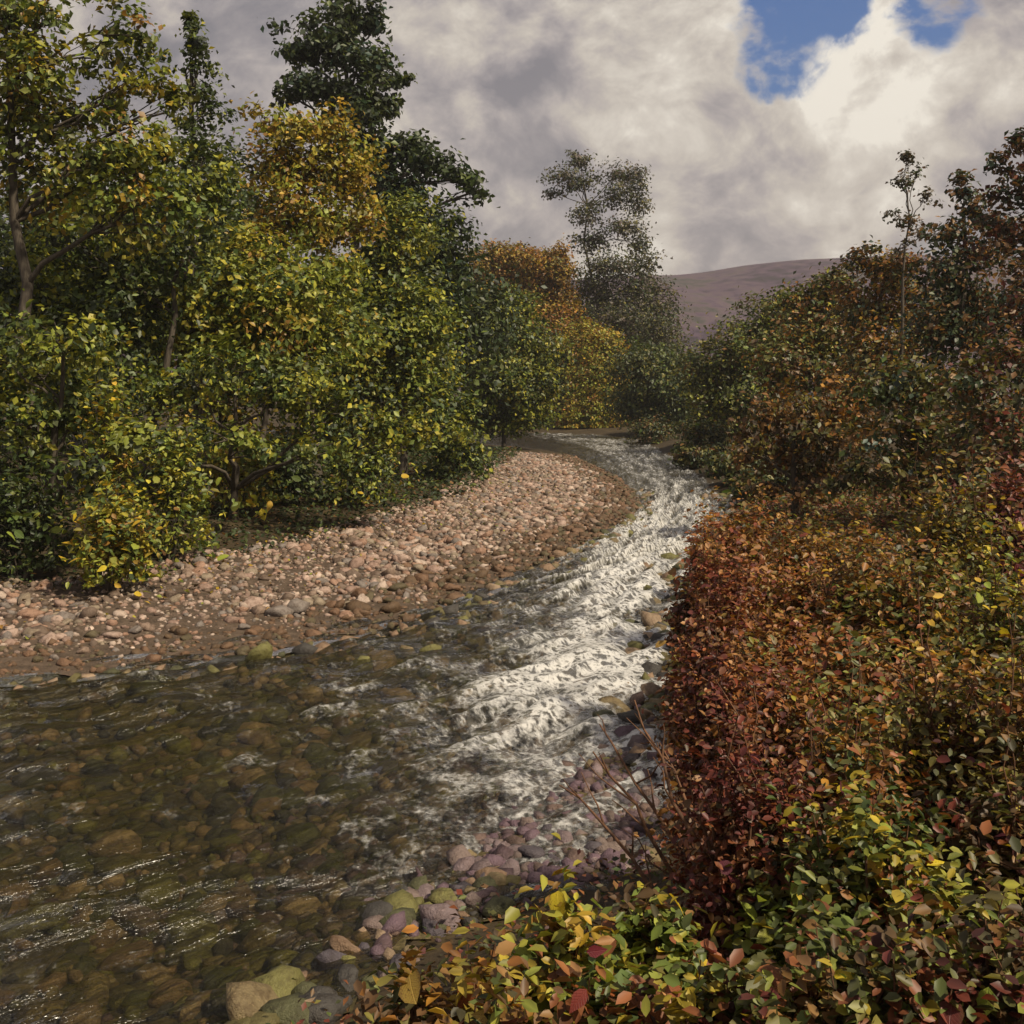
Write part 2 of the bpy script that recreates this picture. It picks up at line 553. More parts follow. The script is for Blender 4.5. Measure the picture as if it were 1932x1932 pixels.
SHAPES1 = [stone_shape(IV1, rng) for _ in range(24)]
SHAPES2 = [stone_shape(IV2, rng) for _ in range(8)]
C_DRY = np.array([(.27, .18, .14), (.36, .26, .21), (.22, .155, .115), (.19, .16, .14), (.29, .175, .12), (.42, .33, .27), (.13, .09, .065), (.24, .19, .135)])
C_WET = np.array([(.13, .075, .04), (.10, .06, .03), (.16, .09, .05), (.09, .07, .035)])
C_BED = np.array([(.16, .12, .06), (.10, .085, .03), (.20, .13, .08), (.07, .07, .03), (.05, .045, .04), (.24, .17, .11), (.14, .13, .04)])
C_MAU = np.array([(.12, .076, .095), (.16, .118, .122), (.09, .055, .062), (.17, .125, .11), (.07, .058, .068), (.13, .085, .07)])


def rotz_tilt(n, r, tilt=.35):
    a = r.uniform(0, 2 * np.pi, n); b = r.normal(0, tilt, n); c = r.normal(0, tilt, n)
    ca, sa = np.cos(a), np.sin(a); cb, sb = np.cos(b), np.sin(b); cc, sn = np.cos(c), np.sin(c)
    Rz = np.zeros((n, 3, 3)); Rz[:, 0, 0] = ca; Rz[:, 0, 1] = -sa; Rz[:, 1, 0] = sa; Rz[:, 1, 1] = ca; Rz[:, 2, 2] = 1
    Rx = np.zeros((n, 3, 3)); Rx[:, 0, 0] = 1; Rx[:, 1, 1] = cb; Rx[:, 1, 2] = -sb; Rx[:, 2, 1] = sb; Rx[:, 2, 2] = cb
    Ry = np.zeros((n, 3, 3)); Ry[:, 1, 1] = 1; Ry[:, 0, 0] = cc; Ry[:, 0, 2] = sn; Ry[:, 2, 0] = -sn; Ry[:, 2, 2] = cc
    return Rz @ Rx @ Ry


def stone_field(P, R, C, z, parent, n_obj, part, stuff, label):
    """the n_obj stones that show largest become objects, the rest one mesh"""
    dist = np.hypot(np.hypot(P[:, 0], P[:, 1]), H)
    order = np.argsort(-R / dist)
    vis = np.abs(P[:, 0]) < P[:, 1] * .5 / F + .3
    order = np.r_[order[vis[order]], order[~vis[order]]]
    big, rest = order[:n_obj], order[n_obj:]
    # shared shapes x shared colours
    pal = [tuple(c) for c in PAL_OF[id(C)]]
    cache = {}
    for j in big:
        ci = CIDX[id(C)][j]
        key = (j % 8, ci)
        if key not in cache:
            mm = STONE_MATS.setdefault(pal[ci], None) or mat_stone('stone_' + str(len(STONE_MATS)), pal[ci])
            STONE_MATS[pal[ci]] = mm
            cache[key] = np_mesh('stone', SHAPES2[j % 8], IF2, 3, mm, True)
        o = link(part, cache[key], parent)
        o.location = (P[j, 0], P[j, 1], z[j] + R[j] * .22)
        o.scale = (R[j],) * 3
        o.rotation_euler = (rng.normal(0, .3), rng.normal(0, .3), rng.uniform(0, 6.28))
    n = len(rest)
    Rm = rotz_tilt(n, rng)
    sh = np.stack(SHAPES1)[rest % 24]
    v = np.einsum('nij,nkj->nki', Rm, sh) * R[rest][:, None, None]
    v += np.c_[P[rest], z[rest] + R[rest] * .2][:, None, :]
    nv = IV1.shape[0]
    fc = (IF1[None] + (np.arange(n) * nv)[:, None, None]).reshape(-1, 3)
    cols = np.repeat(C[rest], nv, 0)
    link(stuff, np_mesh(stuff, v.reshape(-1, 3), fc, 3, M_PEB, True, cols), parent, kind='stuff', label=label)


STONE_MATS, PAL_OF, CIDX = {}, {}, {}


def pick(pal, idx, jitter=.12):
    C = pal[idx] * (1 + rng.normal(0, jitter, (len(idx), 1)))
    C = np.clip(C, .01, .6)
    PAL_OF[id(C)] = pal; CIDX[id(C)] = idx
    return C


def make_stones():
    keep_alive = []
    # dry bar
    P = np.c_[rng.uniform(-22, 8, 150000), rng.uniform(5, 60, 150000)]
    z, d, l = terrain(P)
    wob = 1.2 * nz2(P[:, 0] * .25, P[:, 1] * .25)
    k = l & (d > -.1) & (d < BARW(P[:, 1]) + wob + .3)
    k &= np.abs(P[:, 0]) < P[:, 1] * .5 / F + 2.5
    P, z, d = P[k], z[k], d[k]
    P, z, d = P[:21000], z[:21000], d[:21000]
    R = np.exp(rng.normal(np.log(.050), .45, len(P)))
    R *= np.interp(P[:, 1], [5, 14, 40], [.9, 1.0, 1.35])
    R *= np.exp(1.1 * nz3(P[:, 0] * .45, P[:, 1] * .45, 2))          # sorted into coarser and finer patches
    R = np.clip(R, .02, .17)
    boost = (d < 2.6) & (rng.random(len(P)) < .05) & (P[:, 1] < 22)
    R[boost] *= 1.7
    wet = rng.random(len(P)) < 1 - sm(d + .8 * nz1(P[:, 0] * .6, P[:, 1] * .6), .2, 2.2)
    pal = np.vstack([C_DRY, C_WET])
    idx = np.where(wet, rng.integers(8, 12, len(P)), rng.integers(0, 8, len(P)))
    C = pick(pal, idx); keep_alive.append(C)
    stone_field(P, R, C, z, gravel, 300, 'stone', 'pebbles', 'smaller pinkish grey pebbles of the gravel bar')
    # bed
    P = np.c_[rng.uniform(-20, 9, 60000), rng.uniform(4, 40, 60000)]
    z, d, l = terrain(P)
    k = (d < 0) & (np.abs(P[:, 0]) < P[:, 1] * .5 / F + 1.5)
    P, z, d = P[k], z[k], d[k]
    Q = np.c_[rng.normal(.5, 1.3, 4200), rng.normal(9.3, 1.5, 4200)]
    zq, dq, _ = terrain(Q); kq = dq < 0
    P, z, d = np.vstack([P[:6000], Q[kq]]), np.r_[z[:6000], zq[kq]], np.r_[d[:6000], dq[kq]]
    R = np.clip(np.exp(rng.normal(np.log(.085), .45, len(P))), .035, .24)
    mau = np.exp(-(((P[:, 0] - .5) / 2.2) ** 2 + ((P[:, 1] - 9.3) / 2.4) ** 2))
    R *= 1 - .55 * mau
    ism = rng.random(len(P)) < mau * 1.1
    pal = np.vstack([C_BED, C_MAU])
    idx = np.where(ism, rng.integers(7, 13, len(P)), rng.integers(0, 7, len(P)))
    C = pick(pal, idx); keep_alive.append(C)
    stone_field(P, R, C, z, bed, 260, 'stone', 'bed_pebbles', 'smaller brown, olive and mauve pebbles of the stream bed')


make_stones()

# ------------------------------------------------------------------ foliage
# leaf colours: linear base colours of the leaves themselves
PAL = {
    'yellowgreen': [(.30, .30, .035), (.20, .23, .03), (.38, .33, .04), (.13, .17, .03), (.25, .27, .05)],
    'green':       [(.075, .11, .025), (.10, .13, .03), (.055, .085, .022), (.14, .16, .04), (.045, .065, .02)],
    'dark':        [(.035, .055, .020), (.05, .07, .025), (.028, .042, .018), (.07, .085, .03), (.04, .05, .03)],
    'gold':        [(.38, .25, .025), (.30, .22, .03), (.24, .20, .03), (.42, .27, .04), (.26, .14, .03)],
    'orange':      [(.30, .13, .025), (.24, .10, .025), (.36, .18, .03), (.17, .075, .02), (.22, .14, .03)],
    'olive':       [(.11, .11, .03), (.15, .13, .03), (.08, .085, .025), (.18, .16, .04), (.06, .065, .025)],
    'brown':       [(.13, .07, .03), (.17, .085, .03), (.09, .055, .025), (.22, .12, .04), (.07, .06, .025)],
    'greybrown':   [(.10, .09, .07), (.13, .11, .09), (.075, .075, .05), (.15, .12, .11)],
    'darkred':     [(.12, .03, .025), (.16, .04, .025), (.08, .025, .02), (.20, .07, .03)],
    'redorange':   [(.24, .075, .025), (.18, .045, .022), (.30, .12, .04), (.34, .17, .06), (.11, .05, .025)],
    'teal':        [(.035, .065, .045), (.05, .08, .05), (.03, .045, .035)],
    'leafmix':     [(.20, .22, .04), (.28, .27, .04), (.13, .17, .035), (.34, .26, .03), (.22, .08, .03), (.09, .11, .03)],
}


def palette(spec):
    cols, w = [], []
    for name, wt in spec.items():
        for c in PAL[name]:
            cols.append(c); w.append(wt / len(PAL[name]))
    w = np.array(w) / sum(w)
    return np.array(cols), w


def rand_dirs(n):
    v = rng.normal(size=(n, 3)); return v / np.linalg.norm(v, axis=1)[:, None]


def leaf_frames(n, outward, droop=.35, up=.55):
    nn = rand_dirs(n) * .75 + outward * .5 + np.array([0, 0, up])
    nn /= np.linalg.norm(nn, axis=1)[:, None]
    tt = rand_dirs(n) + outward * .4 - np.array([0, 0, droop])
    tt -= (tt * nn).sum(1)[:, None] * nn
    tt /= np.linalg.norm(tt, axis=1)[:, None] + 1e-9
    bb = np.cross(nn, tt)
    return tt, bb, nn


def leaf_mesh(name, c, size, cols, outward, near=False, droop=.35):
    n = len(c)
    t, b, nn = leaf_frames(n, outward, droop)
    L = size[:, None]
    W = L * rng.uniform(.5, .8, (n, 1))
    fold = L * rng.uniform(.02, .16, (n, 1))
    if not near:
        v = np.stack([c - t * L * .5, c + b * W * .5 + nn * fold + t * L * .02, c + t * L * .55 - nn * fold * .6, c - b * W * .5 + nn * fold + t * L * .02], 1)
        base = np.array([[0, 2, 1], [0, 3, 2]]); nv = 4
    else:
        v = np.stack([c - t * L * .5,
                      c - t * L * .2 + b * W * .42 + nn * fold, c + t * L * .18 + b * W * .40 + nn * fold * .8,
                      c + t * L * .55 - nn * fold * 1.2,
                      c + t * L * .18 - b * W * .40 + nn * fold * .8, c - t * L * .2 - b * W * .42 + nn * fold], 1)
        base = np.array([[0, 2, 1], [0, 3, 2], [0, 4, 3], [0, 5, 4]]); nv = 6
    fc = (base[None] + (np.arange(n) * nv)[:, None, None]).reshape(-1, 3)
    return np_mesh(name, v.reshape(-1, 3), fc, 3, M_LEAF, False, np.repeat(cols, nv, 0) * (1 + rng.normal(0, .22, (n * nv, 1)).clip(-.5, .4)))


def tube(pts, radii, sides=6):
    pts = np.array(pts, float); V = []; Fc = []
    for i, p in enumerate(pts):
        d = pts[min(i + 1, len(pts) - 1)] - pts[max(i - 1, 0)]
        d /= np.linalg.norm(d) + 1e-9
        a = np.cross(d, (0.31, .95, .05)); a /= np.linalg.norm(a); b = np.cross(d, a)
        for s in range(sides):
            q = 2 * math.pi * s / sides
            V.append(p + radii[i] * (math.cos(q) * a + math.sin(q) * b))
    for i in range(len(pts) - 1):
        for s in range(sides):
            Fc.append((i * sides + s, i * sides + (s + 1) % sides, (i + 1) * sides + (s + 1) % sides, (i + 1) * sides + s))
    return np.array(V), np.array(Fc)


def join_tubes(name, tubes, mat):
    V, Fc, o = [], [], 0
    for v, f in tubes:
        V.append(v); Fc.append(f + o); o += len(v)
    return np_mesh(name, np.vstack(V), np.vstack(Fc), 4, mat, True)


def bent(a, b, n, wob, sag=0.0):
    a = np.array(a, float); b = np.array(b, float)
    L = np.linalg.norm(b - a)
    t = np.linspace(0, 1, n)[:, None]
    p = a + (b - a) * t
    w = rng.normal(0, wob * L, (n, 3)); w[0] = 0; w[-1] = 0
    p += w
    p[:, 2:] += sag * L * (t * (1 - t)) * 4
    return p


def clumps(center, rad, dens):
    """clump centres spread through an ellipsoid, mostly in its outer half"""
    vol = abs(np.prod(rad))
    n = max(5, int(dens * (vol ** (2 / 3)) ))
    d = rand_dirs(n)
    r = rng.random(n) ** .45
    r *= 1 + .18 * rng.normal(size=n)
    return center + d * r[:, None] * rad, d


def tree(name, label, cat, D, bx, blobs, pal, leaf=.15, dens=14.0, per=26, group=None, trunk_r=None, lean=0.0,
         bark=None, spread=.24, droop=.35, cov=1.0, tall=.8, trunk_path=None):
    """blobs: (px, py, rx, ry[, dD]) : how the crown reads on the picture, turned into metres at the tree's own distance"""
    leaf = leaf * 1.14; per = per * 1.95
    k = D / (F * 1932)
    X0 = (bx - 966) * k
    z0 = gz(X0, D)
    root = link(name, None, None, label=label, category=cat)
    if group: root['group'] = group
    root.location = (X0, D, z0)
    cols, wts = palette(pal)
    B = []
    for b in blobs:
        dD = b[4] if len(b) > 4 else rng.uniform(-.6, .6) * b[2] * k
        kk = (D + dD) / (F * 1932)
        c = np.array([(b[0] - 966) * kk - X0, dD, H + (HV * 1932 - b[1]) * kk - z0])
        B.append((c, np.array([b[2] * kk, max(b[2] * kk * .85, .3), b[3] * kk])))
    zt = max(c[2] for c, r in B)
    top = max(B, key=lambda q: q[0][2])[0]
    tr = trunk_r or max(.05, zt * .017)
    bark = bark or M_BARK
    ncl = 9
    if trunk_path is None:
        path = bent((0, 0, -.15), (top[0] * tall, top[1] * .6, zt * .93), ncl, .012)
    else:
        path = np.array(trunk_path)
    rr = np.linspace(tr, tr * .22, len(path)); rr[0] *= 1.35
    tv, tf = tube(path, rr, 8)
    link('trunk', np_mesh('trunk', tv, tf, 4, bark, True), root)
    LC, LS, LCo, LO = [], [], [], []
    for c, r in B:
        # a limb leaves the trunk below the blob
        zj = min(max(c[2] - .7 * np.hypot(c[0], c[1]) - r[2] * .5, zt * .12), zt * .85)
        j = int(np.clip(np.searchsorted(path[:, 2], zj), 1, len(path) - 2))
        lp = bent(path[j], c, 6, .03, .04)
        limbs = [tube(lp, np.linspace(rr[j] * .62, rr[j] * .18 + .006, 6), 6)]
        cc, cd = clumps(c, r, dens)
        for q in range(min(len(cc), 14)):
            st = lp[3 + q % 3]
            limbs.append(tube(bent(st, cc[q], 4, .05, .05), np.linspace(rr[j] * .2 + .005, .005, 4), 4))
        link('branch', join_tubes('branch', limbs, bark), root)
        nl = np.maximum(3, (per * rng.uniform(.5, 1.5, len(cc)) * cov).astype(int))
        idx = np.repeat(np.arange(len(cc)), nl)
        sg = spread * min(r) * rng.uniform(.6, 1.2, len(cc)) + leaf * .5
        off = rng.normal(0, 1, (len(idx), 3)) * sg[idx][:, None] * np.array([1, 1, .65])
        p = cc[idx] + off
        p[:, 2] = np.maximum(p[:, 2], .05)
        # each clump leans to one colour of the palette
        lead = rng.choice(len(cols), len(cc), p=wts)
        own = rng.choice(len(cols), len(idx), p=wts)
        ci = np.where(rng.random(len(idx)) < .55, lead[idx], own)
        co = cols[ci] * rng.uniform(.7, 1.3, (len(idx), 1))
        o = (p - c); o /= np.linalg.norm(o, axis=1)[:, None] + 1e-6
        LC.append(p); LCo.append(co); LO.append(o); LS.append(leaf * rng.uniform(.6, 1.35, len(idx)))
    link('crown', leaf_mesh('crown', np.vstack(LC), np.concatenate(LS), np.vstack(LCo), np.vstack(LO), leaf_near(D), droop), root)
    STATS.append((name, sum(len(q) for q in LC)))
    return root


def leaf_near(D):
    return D < 17


STATS = []
YG, G, DK, GO, OR, OL, BR = 'yellowgreen', 'green', 'dark', 'gold', 'orange', 'olive', 'brown'
GL, GM, GR = 'trees of the left bank', 'trees at the river bend', 'trees of the right slope'

# ---- left bank, from the far wood towards the water
tree('background_tree', 'dark round-topped tree behind the leaning yellow-green tree', 'tree', 44, 120,
     [(60, 520, 220, 190), (230, 430, 180, 150), (120, 680, 220, 120)], {DK: 3, G: 1}, .26, 9, 30, GL)
tree('background_tree', 'dark green tree filling in behind the conical evergreen', 'tree', 48, 420,
     [(420, 430, 150, 130), (360, 580, 190, 150), (540, 640, 180, 130)], {DK: 2, G: 2}, .26, 9, 30, GL)
tree('background_tree', 'dark green tree standing behind the tall dark broadleaf tree', 'tree', 58, 790,
     [(780, 520, 110, 110), (850, 620, 110, 120), (720, 680, 150, 120)], {DK: 3, G: 1}, .28, 10, 30, GL)
tree('broadleaf_tree', 'tall dark green tree with open layered top above the gold tree', 'tree', 46, 700,
     [(650, 25, 45, 35), (700, 40, 28, 40), (600, 60, 55, 30), (560, 100, 45, 22), (650, 100, 65, 35), (705, 120, 40, 35),
      (600, 165, 70, 28), (545, 180, 30, 18), (680, 185, 60, 35), (745, 155, 30, 12), (660, 225, 60, 35), (725, 205, 28, 14),
      (700, 290, 50, 60), (765, 285, 42, 40), (815, 310, 40, 28), (865, 335, 36, 22), (905, 358, 24, 22), (745, 370, 70, 60),
      (800, 440, 70, 60), (840, 510, 60, 60), (770, 540, 90, 70)],
     {DK: 5, G: 1.5, 'teal': 1}, .24, 20, 24, GL, tall=1.0, spread=.26)
tree('conical_evergreen', 'narrow dark evergreen spire rising beside the leaning yellow-green tree', 'tree', 29, 385,
     [(362, 50, 9, 22), (368, 85, 20, 20), (372, 125, 30, 26), (378, 170, 40, 34), (385, 225, 52, 40), (392, 290, 66, 50), (395, 370, 80, 60)],
     {DK: 3, G: 2, YG: .6}, .13, 26, 22, GL, tall=1.0, spread=.3)
tree('leaning_tree', 'tall yellow-green tree with dark leaning stem against the sky', 'tree', 24, 60,
     [(30, 60, 75, 80), (100, 20, 55, 50), (40, 200, 100, 80), (130, 230, 75, 60), (215, 40, 45, 55), (270, 70, 42, 70), (290, 150, 38, 70),
      (235, 160, 50, 80), (210, 280, 90, 70), (300, 290, 45, 70), (90, 330, 120, 90), (-60, 200, 80, 150), (250, 390, 90, 80), (60, 130, 90, 60), (10, 10, 60, 50), (320, 210, 26, 50), (180, 110, 34, 40)],
     {YG: 4, G: 2.5, OL: 1.5, GO: .8}, .15, 22, 24, GL, tall=.9, trunk_r=.2, droop=.6)
tree('gold_tree', 'golden yellow tree glowing under the tall dark tree', 'tree', 34, 600,
     [(560, 255, 80, 45), (640, 270, 60, 55), (500, 225, 38, 35), (600, 330, 100, 60), (520, 320, 60, 60), (660, 350, 45, 60), (560, 410, 110, 60), (650, 430, 70, 50)],
     {GO: 5, YG: 2.5, OL: 1}, .16, 24, 26, GL)
tree('broadleaf_tree', 'broad green tree between the leaning tree and the yellow-green bush', 'tree', 27, 270,
     [(150, 470, 150, 100), (300, 430, 100, 100), (60, 560, 130, 110), (250, 570, 140, 100), (380, 350, 70, 70), (180, 680, 150, 100)],
     {G: 3.5, DK: 1.6, YG: 2.6}, .15, 21, 28, GL)
tree('broadleaf_tree', 'light yellow-green tree on the edge of the left wood', 'tree', 29, 510,
     [(480, 480, 95, 65), (420, 560, 95, 65), (540, 560, 110, 80), (470, 640, 130, 70), (620, 500, 80, 60), (600, 640, 120, 70), (380, 640, 70, 70)],
     {YG: 4.5, G: 2, GO: .5}, .15, 24, 26, GL)
tree('broadleaf_tree', 'green tree leaning out over the end of the gravel bar', 'tree', 38, 760,
     [(760, 440, 80, 60), (720, 520, 110, 70), (700, 620, 120, 65), (800, 600, 75, 90), (780, 700, 100, 75), (680, 720, 110, 65), (830, 790, 70, 65)],
     {G: 2.4, YG: 4, DK: 1}, .16, 24, 28, GL)
tree('understory_tree', 'low dark tree with thin trunks above the shaded bank', 'tree', 26, 440,
     [(560, 720, 120, 60), (440, 700, 90, 50), (660, 780, 110, 55), (330, 730, 90, 55), (780, 810, 80, 50), (430, 830, 90, 30, -2.5), (600, 840, 80, 30, -1.5), (300, 850, 70, 35, -3.5)],
     {G: 2.5, YG: 4, DK: 1}, .13, 22, 28, GL, trunk_r=.11)
tree('understory_tree', 'shaded green tree hanging over the left end of the gravel', 'tree', 21, 90,
     [(60, 700, 110, 70), (40, 800, 110, 70), (150, 780, 80, 70), (-60, 650, 100, 120), (30, 900, 90, 60), (120, 640, 110, 60), (150, 900, 80, 40, -2.5), (240, 830, 60, 40, -2)],
     {G: 3.5, YG: 3, DK: 1.5}, .13, 24, 28, GL, trunk_r=.12)

# ---- at the bend
GBD = [
    ('background_tree', 'dark olive tree closing the valley behind the golden tree', 112, 1010, [(1000, 640, 130, 90), (1150, 650, 120, 100), (1080, 740, 160, 70)], {OL: 2, DK: 2}, .34, 11, 28, {}),
    ('broadleaf_tree', 'rust and gold tree with level top left of the tall sparse tree', 104, 985,
     [(930, 500, 52, 36), (990, 498, 52, 34), (1045, 505, 36, 40), (1050, 570, 36, 60), (960, 560, 80, 50), (1010, 620, 70, 50)],
     {GO: 3.2, OR: 3.2, OL: 1.4}, .26, 26, 26, {}),
    ('tall_tree', 'tall thin twin-stemmed tree with airy grey-green crown', 106, 1150,
     [(1092, 303, 34, 16), (1060, 335, 28, 22), (1095, 345, 30, 26), (1045, 365, 18, 12), (1165, 330, 36, 18), (1200, 340, 24, 24), (1165, 370, 40, 26),
      (1205, 385, 22, 24), (1110, 400, 32, 24), (1180, 430, 34, 24), (1120, 450, 38, 28), (1200, 460, 30, 20), (1150, 500, 55, 34), (1215, 500, 34, 24),
      (1120, 540, 50, 34), (1200, 550, 55, 36), (1250, 570, 30, 40), (1180, 610, 80, 50), (1250, 630, 36, 45)],
     {DK: 3, 'greybrown': 3, OL: 2}, .25, 13, 15, dict(tall=.9, spread=.30, trunk_r=.24)),
    ('broadleaf_tree', 'yellow-gold small tree at the water where the stream bends away', 98, 1130,
     [(1110, 650, 45, 45), (1150, 690, 48, 45), (1120, 720, 55, 40), (1160, 750, 48, 35), (1110, 775, 48, 26), (1090, 800, 50, 16), (1170, 795, 55, 20)],
     {GO: 3, YG: 4, OR: .8}, .22, 26, 28, {}),
    ('broadleaf_tree', 'leafy green tree on the shaded bank just before the bend', 64, 950,
     [(940, 600, 65, 55), (900, 660, 60, 65), (990, 660, 65, 55), (950, 720, 85, 55), (1015, 735, 40, 45), (900, 780, 55, 45), (980, 785, 75, 32)],
     {G: 3, YG: 2.6, DK: 1.4, OL: .8}, .20, 26, 26, {}),
    ('bush', 'dark green bush on the far bank beneath the moor', 84, 1235,
     [(1220, 700, 60, 50), (1260, 740, 60, 50), (1210, 770, 60, 38), (1290, 700, 45, 50), (1270, 790, 45, 35)],
     {G: 2.5, DK: 2.5, OL: 1.6}, .24, 24, 26, {}),
]
for nm, lb, D, bx, bl, pa, lf, dn, pr, kw in GBD:
    tree(nm, lb, 'bush' if nm == 'bush' else 'tree', D, bx, bl, pa, lf, dn, pr, GM, **kw)

# ---- right slope
RS = [
    ('broadleaf_tree', 'olive green tree at the foot of the wooded slope below the moor', 62, 1370,
     [(1340, 700, 50, 55), (1400, 650, 60, 50), (1460, 600, 55, 45), (1400, 740, 80, 60), (1460, 700, 75, 65), (1350, 790, 55, 45)], {OL: 3, G: 3, YG: 1.5, DK: 1, BR: .8}, .20, 24, 26, {}),
    ('broadleaf_tree', 'green and bronze tree midway up the wooded slope', 50, 1540,
     [(1530, 570, 60, 45), (1580, 540, 45, 40), (1560, 640, 85, 65), (1490, 690, 70, 60), (1600, 700, 80, 70)], {OL: 2.5, BR: 1.6, G: 2, OR: 1.4, YG: 1}, .19, 24, 26, {}),
    ('broadleaf_tree', 'orange-tinged tree on the shoulder of the wooded slope', 42, 1660,
     [(1650, 500, 50, 35), (1700, 510, 50, 45), (1640, 570, 70, 55), (1710, 600, 90, 70), (1650, 680, 90, 70)], {OR: 3, OL: 2.4, BR: 1.6, GO: .8, 'teal': .8}, .17, 24, 26, {}),
    ('sparse_tree', 'thin half-bare tree standing clear above the orange-tinged tree', 40, 1710,
     [(1708, 300, 13, 20), (1725, 335, 20, 24), (1700, 350, 14, 26), (1745, 375, 15, 20), (1690, 415, 22, 22), (1725, 425, 26, 26), (1755, 440, 20, 20), (1700, 460, 36, 20)],
     {'greybrown': 3, BR: 2, DK: 1}, .13, 17, 14, dict(tall=1.0, trunk_r=.09)),
    ('broadleaf_tree', 'dark brown-green tree high on the wooded slope', 34, 1820,
     [(1820, 360, 24, 32), (1840, 400, 45, 35), (1790, 440, 45, 35), (1850, 460, 60, 50), (1800, 530, 75, 60), (1860, 590, 90, 70), (1780, 640, 80, 70)], {BR: 3, DK: 3, 'teal': 1.4, OR: .6}, .16, 24, 26, {}),
    ('broadleaf_tree', 'tallest dark russet tree of the wooded slope', 30, 1950,
     [(1925, 260, 26, 40), (1905, 310, 30, 28), (1940, 350, 55, 50), (1890, 380, 35, 30), (1930, 450, 75, 60), (1950, 560, 100, 90), (1920, 680, 90, 80)], {BR: 3.4, DK: 2.2, 'darkred': 1.4, 'teal': .6}, .15, 24, 26, {}),
    ('river_tree', 'russet tree with bare lower trunks leaning over the dark bank', 26, 1500,
     [(1440, 790, 55, 45), (1500, 760, 65, 45), (1420, 850, 48, 42), (1480, 850, 70, 50), (1560, 830, 65, 55), (1600, 770, 65, 50), (1540, 900, 65, 38), (1440, 910, 38, 30)], {BR: 4, OR: 1.6, OL: 1.6}, .13, 26, 26, dict(trunk_r=.10)),
    ('broadleaf_tree', 'bronze and green tree behind the yellow-leaved thicket', 23, 1730,
     [(1680, 740, 75, 60), (1750, 720, 80, 60), (1700, 830, 85, 60), (1640, 900, 70, 50), (1780, 820, 70, 60), (1740, 910, 75, 50)], {OL: 3, BR: 2.4, G: 1.2, 'teal': .8}, .13, 26, 26, {}),
    ('broadleaf_tree', 'dark mixed russet and green tree at the edge of the right thicket', 20, 1890,
     [(1850, 720, 75, 65), (1930, 700, 75, 75), (1870, 820, 85, 65), (1940, 850, 60, 65), (1830, 900, 60, 45)], {BR: 2.6, OL: 2.2, DK: 1.6, 'darkred': 1}, .12, 26, 26, {}),
]
for nm, lb, D, bx, bl, pa, lf, dn, pr, kw in RS:
    tree(nm, lb, 'tree', D, bx, bl, pa, lf, dn, pr, GR, **kw)

# ------------------------------------------------------------------ shrubs with leaves one can pick apart
LEAFCOL = {'lime': (.30, .34, .05), 'yellow': (.58, .41, .03), 'olive': (.20, .20, .04), 'green': (.11, .16, .035),
           'rust': (.27, .10, .03), 'red': (.20, .035, .025), 'ochre': (.34, .21, .045), 'wine': (.13, .03, .035), 'pink': (.33, .16, .10)}
LM = {k: mat_leaf('leaf_' + k, c) for k, c in LEAFCOL.items()}


def leaf_shapes():
    """four outlines of about unit length: oval, pointed, broad, three-lobed; each folded along the midrib and curled"""
    outs = []
    prof = [[(0, 0), (.2, .22), (.5, .31), (.8, .19), (1, 0)],
            [(0, 0), (.15, .20), (.38, .28), (.7, .15), (1, 0)],
            [(0, 0), (.12, .30), (.42, .42), (.75, .30), (1, 0)],
            [(0, 0), (.18, .38), (.36, .20), (.58, .34), (.74, .14), (1, 0)]]
    for pr in prof:
        V = []; Fc = []
        m = len(pr)
        for (tt, w) in pr:                   # midrib
            V.append((tt - .5, 0, -.05 * (tt * 2 - .6) ** 2))
        for sgn in (1, -1):
            for (tt, w) in pr[1:-1]:
                V.append((tt - .5, sgn * w, .22 * w - .07 * (tt * 2 - .6) ** 2))
        for s in range(2):
            o = m + s * (m - 2)
            for q in range(m - 1):
                a, b = q, q + 1
                l0 = o + q - 1; l1 = o + q
                if q == 0: t3 = [(a, b, l1)]
                elif q == m - 2: t3 = [(a, b, l0)]
                else: t3 = [(a, b, l1), (a, l1, l0)]
                for f3 in t3: Fc.append(f3 if s == 0 else f3[::-1])
        outs.append((np.array(V), np.array(Fc)))
    return outs


LSH = leaf_shapes()
LCACHE = {}


def leaf_data(shape, col):
    key = (shape, col)
    if key not in LCACHE:
        LCACHE[key] = np_mesh('leaf', LSH[shape][0], LSH[shape][1], 3, LM[col], True)
    return LCACHE[key]


